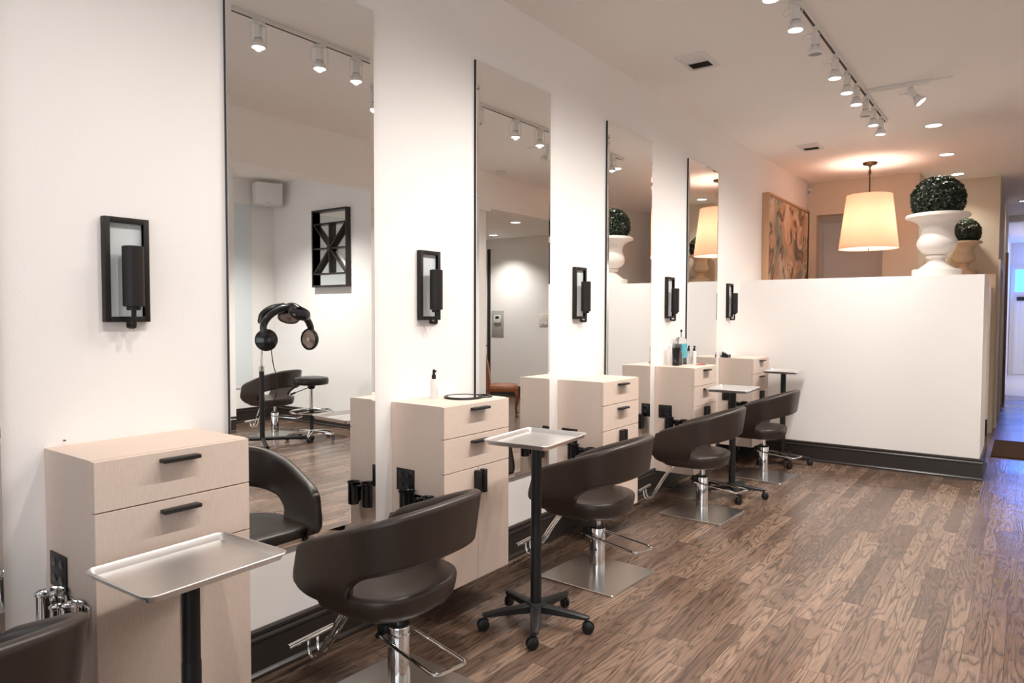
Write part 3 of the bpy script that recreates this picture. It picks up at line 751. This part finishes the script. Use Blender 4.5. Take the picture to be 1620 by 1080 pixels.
# air vents
def make_vent(label):
    t = thing('air_vent', label, 'air vent', group='square ceiling air vents')
    b = B(); w, l = .15, .20
    loft(b, [rrect(.24-i*2, .36-i*2, .004, 2, z) for i, z in ((0, -.0005), (.0, -.006), (.012, -.012), (.036, -.012), (.038, -.002))], cap0=False, cap1=False)
    box(b, -.082, .082, -.004, .004, -.012, -.003); obj('vent_frame', b, 'white_metal', t, smooth=0)
    b = B(); box(b, -.083, .083, -.143, .143, -.002, -.0006); obj('duct_opening', b, 'dark_vent', t)
    b = B()
    for k in range(6):
        y = .012+k*.022
        loft(b, [[Vector((x, y, -.010)), Vector((x, y+.020, -.003)), Vector((x, y+.0205, -.004)), Vector((x, y+.0005, -.011))] for x in (-.082, .082)])
    obj('louvre_blades', b, 'white_metal', t, smooth=0)
    b = B()
    for k in range(6):
        y = -.012-k*.022
        loft(b, [[Vector((x, y, -.010)), Vector((x, y-.004, -.003)), Vector((x, y-.0048, -.003)), Vector((x, y-.0008, -.010))] for x in (-.082, .082)])
    obj('louvre_blades', b, 'dark_vent', t, smooth=0)
    return t
v0 = make_vent('white ceiling vent with dark slot above the middle of the mirror wall'); v0.location = (.585, 5.30, CZ); v0.rotation_euler = (0, 0, PI)
dup(v0, 'white ceiling vent near the pendant lamp, over the half wall', (.60, 8.73, CZ), PI)
t = thing('smoke_detector', 'round white smoke detector on the ceiling, seen in a mirror', 'smoke detector', (3.25, 7.75, CZ))
b = B(); lathe(b, [(.072, -.0005), (.072, -.014), (.060, -.03), (.020, -.036), (.001, -.036)], seg=36); obj('housing', b, 'white_plastic', t)
b = B(); lathe(b, [(.0725, -.006), (.0735, -.008), (.0725, -.010)], seg=36, cap0=False, cap1=False); obj('vent_ring', b, 'grey_plate', t)

# pendant lamp
PX, PY = 1.015, 10.08
t = thing('pendant_lamp', 'large lit pendant lamp with a tapered linen drum shade', 'pendant lamp', (PX, PY, 0))
b = B(); lathe(b, [(.085, CZ-.0005), (.088, CZ-.012), (.075, CZ-.028), (.025, CZ-.040), (.012, CZ-.06), (.001, CZ-.06)], seg=32); obj('canopy', b, 'antique', t)
b = B(); cyl(b, (0, 0, 2.95), (0, 0, CZ-.05), .009, seg=14); lathe(b, [(.014, 3.42), (.018, 3.45), (.014, 3.48)], seg=16); obj('rod', b, 'antique', t)
b = B(); lathe(b, [(.352, 2.465), (.268, 3.155), (.266, 3.155), (.350, 2.465)], seg=64, cap0=False, cap1=False); obj('lamp_shade', b, 'shade', t, smooth=60)
b = B(); lathe(b, [(.3405, 2.475), (.001, 2.473)], seg=48, cap0=False); sd = obj('diffuser', b, 'shade', t)
b = B()
for k in range(3):
    a = 2*PI*k/3; cyl(b, (.01*math.cos(a), .01*math.sin(a), 3.14), (.266*math.cos(a), .266*math.sin(a), 3.15), .003, seg=8)
cyl(b, (0, 0, 2.44), (0, 0, 2.475), .006, seg=10); obj('spider', b, 'antique', t)
b = B(); bmesh.ops.create_uvsphere(b, u_segments=20, v_segments=12, radius=.035)
for v in b.verts: v.co.z += 2.88
obj('bulb', b, 'bulb', t)
light('pendant_bulb', 'POINT', (PX, PY, 2.82), 20, (1, .82, .71), shadow_soft_size=.14)

# ------------------------------------------------------------------ topiary urns
def leaf_ball(rx, rz, n, size, zcut):
    b = B(); lathe(b, [(rx*.93*math.sin(a), -rz*.93*math.cos(a)) for a in [PI*k/14 for k in range(15)]], seg=28)
    rnd = random.Random(3)
    for i in range(n):
        z = 1-2*(i+.5)/n; a = i*2.399963; r = math.sqrt(1-z*z)
        d = Vector((r*math.cos(a), r*math.sin(a), z))
        if z*rz < zcut: continue
        k = rnd.uniform(.91, 1.035); p = Vector((d.x*rx*k, d.y*rx*k, d.z*rz*k))
        nrm = (d+Vector((rnd.gauss(0, .9), rnd.gauss(0, .9), rnd.gauss(0, .9)))).normalized()
        u = nrm.orthogonal().normalized(); u = Matrix.Rotation(rnd.uniform(0, 6.28), 3, nrm) @ u; v = nrm.cross(u); s = size*rnd.uniform(.7, 1.2)
        vs = [b.verts.new(q) for q in (p-u*s, p-v*s*.55+nrm*s*.12, p+u*s, p+v*s*.55+nrm*s*.12)]
        b.faces.new(vs)
    return b
URN = [(.215, 0), (.223, .006), (.223, .072), (.215, .078), (.168, .080), (.162, .090), (.145, .102), (.100, .138), (.076, .160), (.070, .180), (.078, .190), (.096, .197), (.100, .210), (.092, .221), (.078, .228), (.096, .236), (.138, .260), (.172, .298), (.186, .338), (.180, .378), (.162, .412), (.152, .440), (.150, .480), (.160, .525), (.182, .560), (.225, .590), (.265, .604), (.292, .612), (.296, .625), (.288, .645), (.262, .652), (.240, .640), (.220, .610), (.001, .60)]
def topiary(label, loc, sc, m, n):
    t = thing('topiary_urn', label, 'potted topiary', loc, 0)
    b = B(); lathe(b, [(r*sc, z*sc) for r, z in URN], seg=64); obj('urn', b, m, t, smooth=40)
    b = leaf_ball(.245 if sc == 1 else .198, .235 if sc == 1 else .20, n, .019 if sc == 1 else .016, -.17 if sc == 1 else -.13)
    obj('foliage', b, 'leaf', t, smooth=0, loc=(0, 0, .80 if sc == 1 else .60)); return t
topiary('clipped boxwood ball in a white footed urn on top of the half wall', (1.925, 8.50, DIV_Z), 1, 'plaster', 5200)
topiary('smaller clipped boxwood ball in a tan urn on the ledge behind the white urn', (1.955, 11.80, 2.17), .735, 'tan_plaster', 3400)

# painting and sensor
t = thing('painting', 'abstract canvas in tan, orange and black, framed on the wall above the half wall', 'painting', (0, 8.93, 0))
b = B(); H0, H1, W = 1.72, 3.13, 2.0
box(b, .001, .085, 0, .03, H0, H1, .002); box(b, .001, .085, W-.03, W, H0, H1, .002); box(b, .001, .085, .03, W-.03, H0, H0+.03, .002); box(b, .001, .085, .03, W-.03, H1-.03, H1, .002); obj('frame', b, 'oak_frame', t)
b = B(); box(b, .01, .072, .036, W-.036, H0+.036, H1-.036); obj('canvas', b, 'painting', t)
t = thing('motion_detector', 'small white motion detector high in the corner by the painting', 'sensor', (.03, 11.10, 3.44))
b = B(); box(b, -.028, .028, -.0, .049, -.055, .055, .01); obj('housing', b, 'white_plastic', t)
b = B(); lathe(b, [(.018, -.03), (.022, 0), (.018, .02)], seg=16, sy=.5); obj('lens', b, 'grey_plate', t)

# ------------------------------------------------------------------ alcove opposite (seen in the mirrors)
t = thing('wall_speaker', 'white box loudspeaker high in the alcove corner, seen in a mirror', 'loudspeaker', (6.40, 6.22, 3.36), math.radians(20))
b = B(); box(b, -.10, .13, -.19, .19, -.16, .16, .012); obj('cabinet_shell', b, 'white_plastic', t)
b = B(); box(b, -.118, -.1005, -.185, .185, -.155, .155, .006); obj('grille', b, 'white_plastic', t)
b = B(); box(b, -.1195, -.1182, -.05, .02, -.142, -.134); obj('badge', b, 'grey_plate', t)
b = B(); box(b, .12, .235, -.03, .03, -.03, .03, .004); obj('wall_bracket', b, 'white_plastic', t)

t = thing('fretwork_panel', 'dark wooden fretwork wall panel with radiating slats over mirror, seen reflected', 'wall panel', (4.90, 6.499, 1.985))
b = B(); w, h, D = .755, 1.095, .075; k = .028
box(b, 0, k, -D, 0, 0, h, .002); box(b, w-k, w, -D, 0, 0, h, .002); box(b, k, w-k, -D, 0, 0, k, .002); box(b, k, w-k, -D, 0, h-k, h, .002); obj('frame', b, 'wood_door', t)
b = B(); box(b, .01, w-.01, -.008, -.001, .01, h-.01); obj('mirror_backing', b, 'mirror', t, smooth=0)
def slat(x0, z0, x1, z1, th=.011):
    b = B(); a = Vector((x1-x0, 0, z1-z0)).normalized(); n = Vector((-a.z, 0, a.x))*th
    p, q = Vector((x0, 0, z0)), Vector((x1, 0, z1))
    loft(b, [[c+n+Vector((0, y, 0)) for c, n, y in ((e, n, -D+.008), (e, -n, -D+.008), (e, -n, -.009), (e, n, -.009))] for e in (p, q)])
    obj('slat', b, 'wood_door', t, smooth=0)
cxm, czm, zl, zh = w/2, h/2, .19, h-.20
slat(k, zl, w-k, zl); slat(k, zh, w-k, zh); slat(k, czm, cxm-.03, czm); slat(cxm+.03, czm, w-k, czm); slat(cxm, zl, cxm, czm-.03); slat(cxm, czm+.03, cxm, zh)
for sx, sz in ((k, zl), (w-k, zl), (k, zh), (w-k, zh)):
    d = Vector((sx-cxm, 0, sz-czm)).normalized()*.03; slat(cxm+d.x, czm+d.z, sx, sz)
b = B()
loft(b, [[Vector((cxm+.040*math.cos(2*PI*i/24), y, czm+.040*math.sin(2*PI*i/24))) for i in range(24)] for y in (-.009, -D-.004)]); obj('hub', b, 'wood_door', t)

t = thing('hood_dryer', 'black hair processor with round heater heads on a floor stand, seen reflected', 'hair dryer', (4.90, 5.08, 0))
b = B(); lathe(b, [(.030, .055), (.030, .92), (.027, .93), (.001, .93)], seg=24); obj('lower_pole', b, 'plastic', t)
b = B(); lathe(b, [(.036, .90), (.036, .96), (.020, .965), (.018, .97), (.018, 1.52), (.001, 1.52)], seg=24); obj('upper_pole', b, 'chrome', t)
for k, (a, L_) in enumerate(((120, .62), (208, .52), (318, .50))):
    a = math.radians(a); b = B(); c, s = math.cos(a), math.sin(a)
    tube(b, smooth_path([(0, 0, .066), (c*L_*.5, s*L_*.5, .060), (c*L_, s*L_, .040)], 4), .024, 12)
    lg = obj('leg', b, 'plastic', t); b = B(); lathe(b, [(.022, 0), (.025, .006), (.025, .024), (.001, .025)], c*L_*.95, s*L_*.95, 0, 16); obj('glide', b, 'gloss', lg)
b = B(); tube(b, smooth_path([(0, 0, 1.50), (-.02, .02, 1.60), (-.10, .09, 1.67), (-.20, .16, 1.69)], 6), .045, 14); obj('arm_hub', b, 'gloss', t)
def disc(loc, nrm, r=.135):
    nrm = Vector(nrm).normalized(); R = Vector((0, 0, 1)).rotation_difference(nrm).to_matrix(); b = B()
    lathe(b, [(.001, -.055), (r*.6, -.052), (r*.92, -.035), (r, -.010), (r, .012), (r*.93, .024), (r*.86, .018), (r*.84, .008)], seg=36, cap1=False)
    for v in b.verts: v.co = Vector(loc)+R @ v.co
    o = obj('heater_head', b, 'gloss', t, smooth=45)
    b = B()
    for q in range(1, 6): rr_ = r*.84*q/5.5; lathe(b, [(rr_-.005, .010), (rr_, .015), (rr_+.005, .010)], seg=28, cap0=False, cap1=False)
    lathe(b, [(r*.845, .007), (.001, .007)], seg=28, cap0=False); lathe(b, [(r*.22, .008), (r*.2, .020), (.001, .021)], seg=20, cap0=False)
    for v in b.verts: v.co = Vector(loc)+R @ v.co
    obj('grille', b, 'copper', o)
# in the mirror the dryer spans from its pole towards the stool
RD, AD = Vector((-.805, .593, 0)), Vector((.593, .805, 0))      # sideways and depth axes of the dryer head
q3 = lambda r, a, z: RD*r+AD*a+Vector((0, 0, z))
disc(q3(.117, -.16, 1.29), AD*.9-RD*.1-Vector((0, 0, .05))); disc(q3(.555, .12, 1.29), -AD*.8-RD*.45); disc(q3(.50, -.10, 1.61), -Vector((0, 0, .80))-RD*.40+AD*.32); disc(q3(.30, .12, 1.56), -AD*.45-Vector((0, 0, .8)))
for pts in ([q3(.117, -.20, 1.33), q3(.10, -.20, 1.46), q3(.16, -.16, 1.58), q3(.28, -.06, 1.67), q3(.42, -.02, 1.68)], [q3(.56, .16, 1.33), q3(.56, .15, 1.45), q3(.50, .10, 1.58), q3(.40, .03, 1.67), q3(.28, .0, 1.69)],
            [q3(.30, .12, 1.60), q3(.30, .06, 1.68), q3(.40, -.04, 1.70), q3(.50, -.10, 1.66)], [q3(.0, .0, 1.48), q3(.03, .02, 1.57), q3(.12, .03, 1.66), q3(.28, .02, 1.70)]):
    b = B(); tube(b, smooth_path(pts, 5), .042, 14); obj('arm', b, 'gloss', t)
b = B(); tube(b, smooth_path([(-.10, .06, 1.25), (-.12, .08, 1.0), (-.18, .10, .75), (-.16, .06, .55), (-.06, .0, .42), (.06, -.05, .33)], 6), .006, 8); obj('power_cord', b, 'plastic', t)

t = thing('rolling_stool', 'round black rolling stool with chrome foot ring, seen in a mirror', 'stool', (4.72, 5.68, 0))
b = B(); lathe(b, [(.16, .700), (.205, .706), (.215, .725), (.216, .765), (.205, .790), (.15, .800), (.001, .798)], seg=44); obj('seat', b, 'vinyl', t, smooth=50)
b = B(); lathe(b, [(.035, .645), (.045, .66), (.05, .699), (.001, .699)], seg=24); cyl(b, (.03, 0, .665), (.20, -.12, .585), .006, seg=10); cyl(b, (.185, -.11, .592), (.235, -.145, .57), .013, seg=12); obj('height_lever', b, 'plastic', t)
b = B(); cyl(b, (0, 0, .36), (0, 0, .66), .021); obj('upper_post', b, 'chrome', t)
b = B(); lathe(b, [(.024, .10), (.024, .30), (.034, .34), (.034, .38), (.028, .385), (.001, .385)], seg=24); obj('lower_post', b, 'black', t)
b = B(); tube(b, [(.265*math.cos(2*PI*i/48), .265*math.sin(2*PI*i/48), .355) for i in range(48)], .012, 10, closed=True)
for k in range(3): a = 2*PI*k/3+.4; cyl(b, (.02*math.cos(a), .02*math.sin(a), .355), (.262*math.cos(a), .262*math.sin(a), .355), .006, seg=10)
obj('foot_ring', b, 'chrome', t)
star_base(t, 'star_base', 'chrome', .30, 10, .038, .10, True, .03)

t = thing('dining_chair', 'tan leather chair with curved wooden legs by the dark door, seen reflected', 'chair', (4.08, 8.90, 0), math.radians(-36))
b = B(); loft(b, [[p+Vector((0, 0, z)) for p in rrect(.50*g, .48*g, .10*g, 5)] for g, z in ((.96, .39), (1, .41), (1, .45), (.93, .485), (.6, .50))]); obj('seat', b, 'tan_leather', t, smooth=50)
b = B(); loft(b, [[Vector((.225+sx*th+lean, y, z)) for sx, y in ((-1, -w2), (-1, 0), (-1, w2), (1, w2), (1, 0), (1, -w2))] for z, w2, th, lean in ((.42, .20, .03, 0), (.60, .21, .035, .01), (.80, .225, .035, .04), (1.0, .22, .03, .09), (1.08, .16, .02, .11))]); obj('backrest', b, 'tan_leather', t, smooth=60)
for sx in (-1, 1):
    for sy in (-1, 1):
        b = B(); tube(b, smooth_path([(sx*.20, sy*.19, .41), (sx*.235, sy*.215, .30), (sx*.215, sy*.20, .14), (sx*.225, sy*.21, .02), (sx*.25, sy*.23, .008)], 5), .02, 10, rs=[.030-.018*min(1, i/16) for i in range(21)])
        obj('leg', b, 'chair_wood', t)

t = thing('open_door', 'tall dark door leaf standing open edge-on with a brass knob, seen reflected', 'door', (4.93, 9.62, 0), math.atan2(.785, .62))
b = B(); box(b, 0, .86, -.030, .030, .01, 2.74, .003); obj('door_leaf', b, 'wood_door', t)
b = B(); lathe(b, [(.012, 0), (.012, .03), (.027, .04), (.030, .055), (.022, .068), (.001, .07)], seg=20)
for v in b.verts: v.co = Vector((.03+v.co.x, -.030-v.co.z, 1.06+v.co.y))
obj('door_knob', b, 'brass', t)
t = thing('thermostat', 'thermostat on a grey backplate on the far grey wall, seen reflected', 'thermostat', (5.80, 11.0, 1.42))
b = B(); box(b, -.15, .15, -.008, -.0005, -.26, .26, .002); obj('mounting_plate', b, 'grey_plate', t)
b = B(); box(b, -.09, .07, -.035, -.0085, .02, .17, .006); obj('housing', b, 'white_plastic', t)
b = B(); box(b, -.06, .03, -.037, -.0352, .10, .15); obj('display', b, 'gloss', t)
t = thing('switch_plate', 'cream light switch plate on the far grey wall, seen reflected', 'light switch', (4.66, 11.0, 1.50))
b = B(); box(b, -.14, .14, -.010, -.0005, -.12, .12, .004); obj('plate', b, 'casing', t)
for k in range(3): b = B(); box(b, -.10+k*.07, -.06+k*.07, -.018, -.0102, -.09, -.04, .003); obj('switch', b, 'white_plastic', t)

# ------------------------------------------------------------------ added window fill, world, camera
light('added_window_fill', 'AREA', (3.35, YF-.22, 1.7), 50, (.96, .97, 1), target=(3.35, 4, 1.5), shape='RECTANGLE', size=4.8, size_y=2.6)  # area fill added outside the invented front window
w = bpy.data.worlds.new('World'); SC.world = w; w.use_nodes = True
bg = w.node_tree.nodes['Background']; bg.inputs[0].default_value = (.8, .88, 1, 1); bg.inputs[1].default_value = .8

cam = bpy.data.cameras.new('camera'); co = bpy.data.objects.new('camera', cam); COL.objects.link(co); SC.camera = co
F_PX, yaw, pitch, roll = 1107.33, .6352, .0381, .0024
cam.sensor_width = 36; cam.sensor_fit = 'HORIZONTAL'; cam.lens = F_PX/1620*36; cam.clip_start = .05; cam.clip_end = 100
Fv = Vector((-math.sin(yaw)*math.cos(pitch), math.cos(yaw)*math.cos(pitch), -math.sin(pitch))); R0 = Vector((math.cos(yaw), math.sin(yaw), 0)); U0 = R0.cross(Fv)
Rv = R0*math.cos(roll)+U0*math.sin(roll); Uv = -R0*math.sin(roll)+U0*math.cos(roll)
mw = Matrix((Rv, Uv, -Fv)).transposed().to_4x4(); mw.translation = (2.7081, 0, 1.6); co.matrix_world = mw

vs = SC.view_settings; vs.view_transform = 'Standard'; vs.look = 'None'; vs.gamma = 1; vs.exposure = 0.72; vs.use_curve_mapping = False
cy_ = SC.cycles; cy_.use_denoising = True; cy_.max_bounces = 12; cy_.diffuse_bounces = 8; cy_.glossy_bounces = 6; cy_.transmission_bounces = 6; cy_.sample_clamp_indirect = 6; cy_.caustics_reflective = False; cy_.caustics_refractive = False
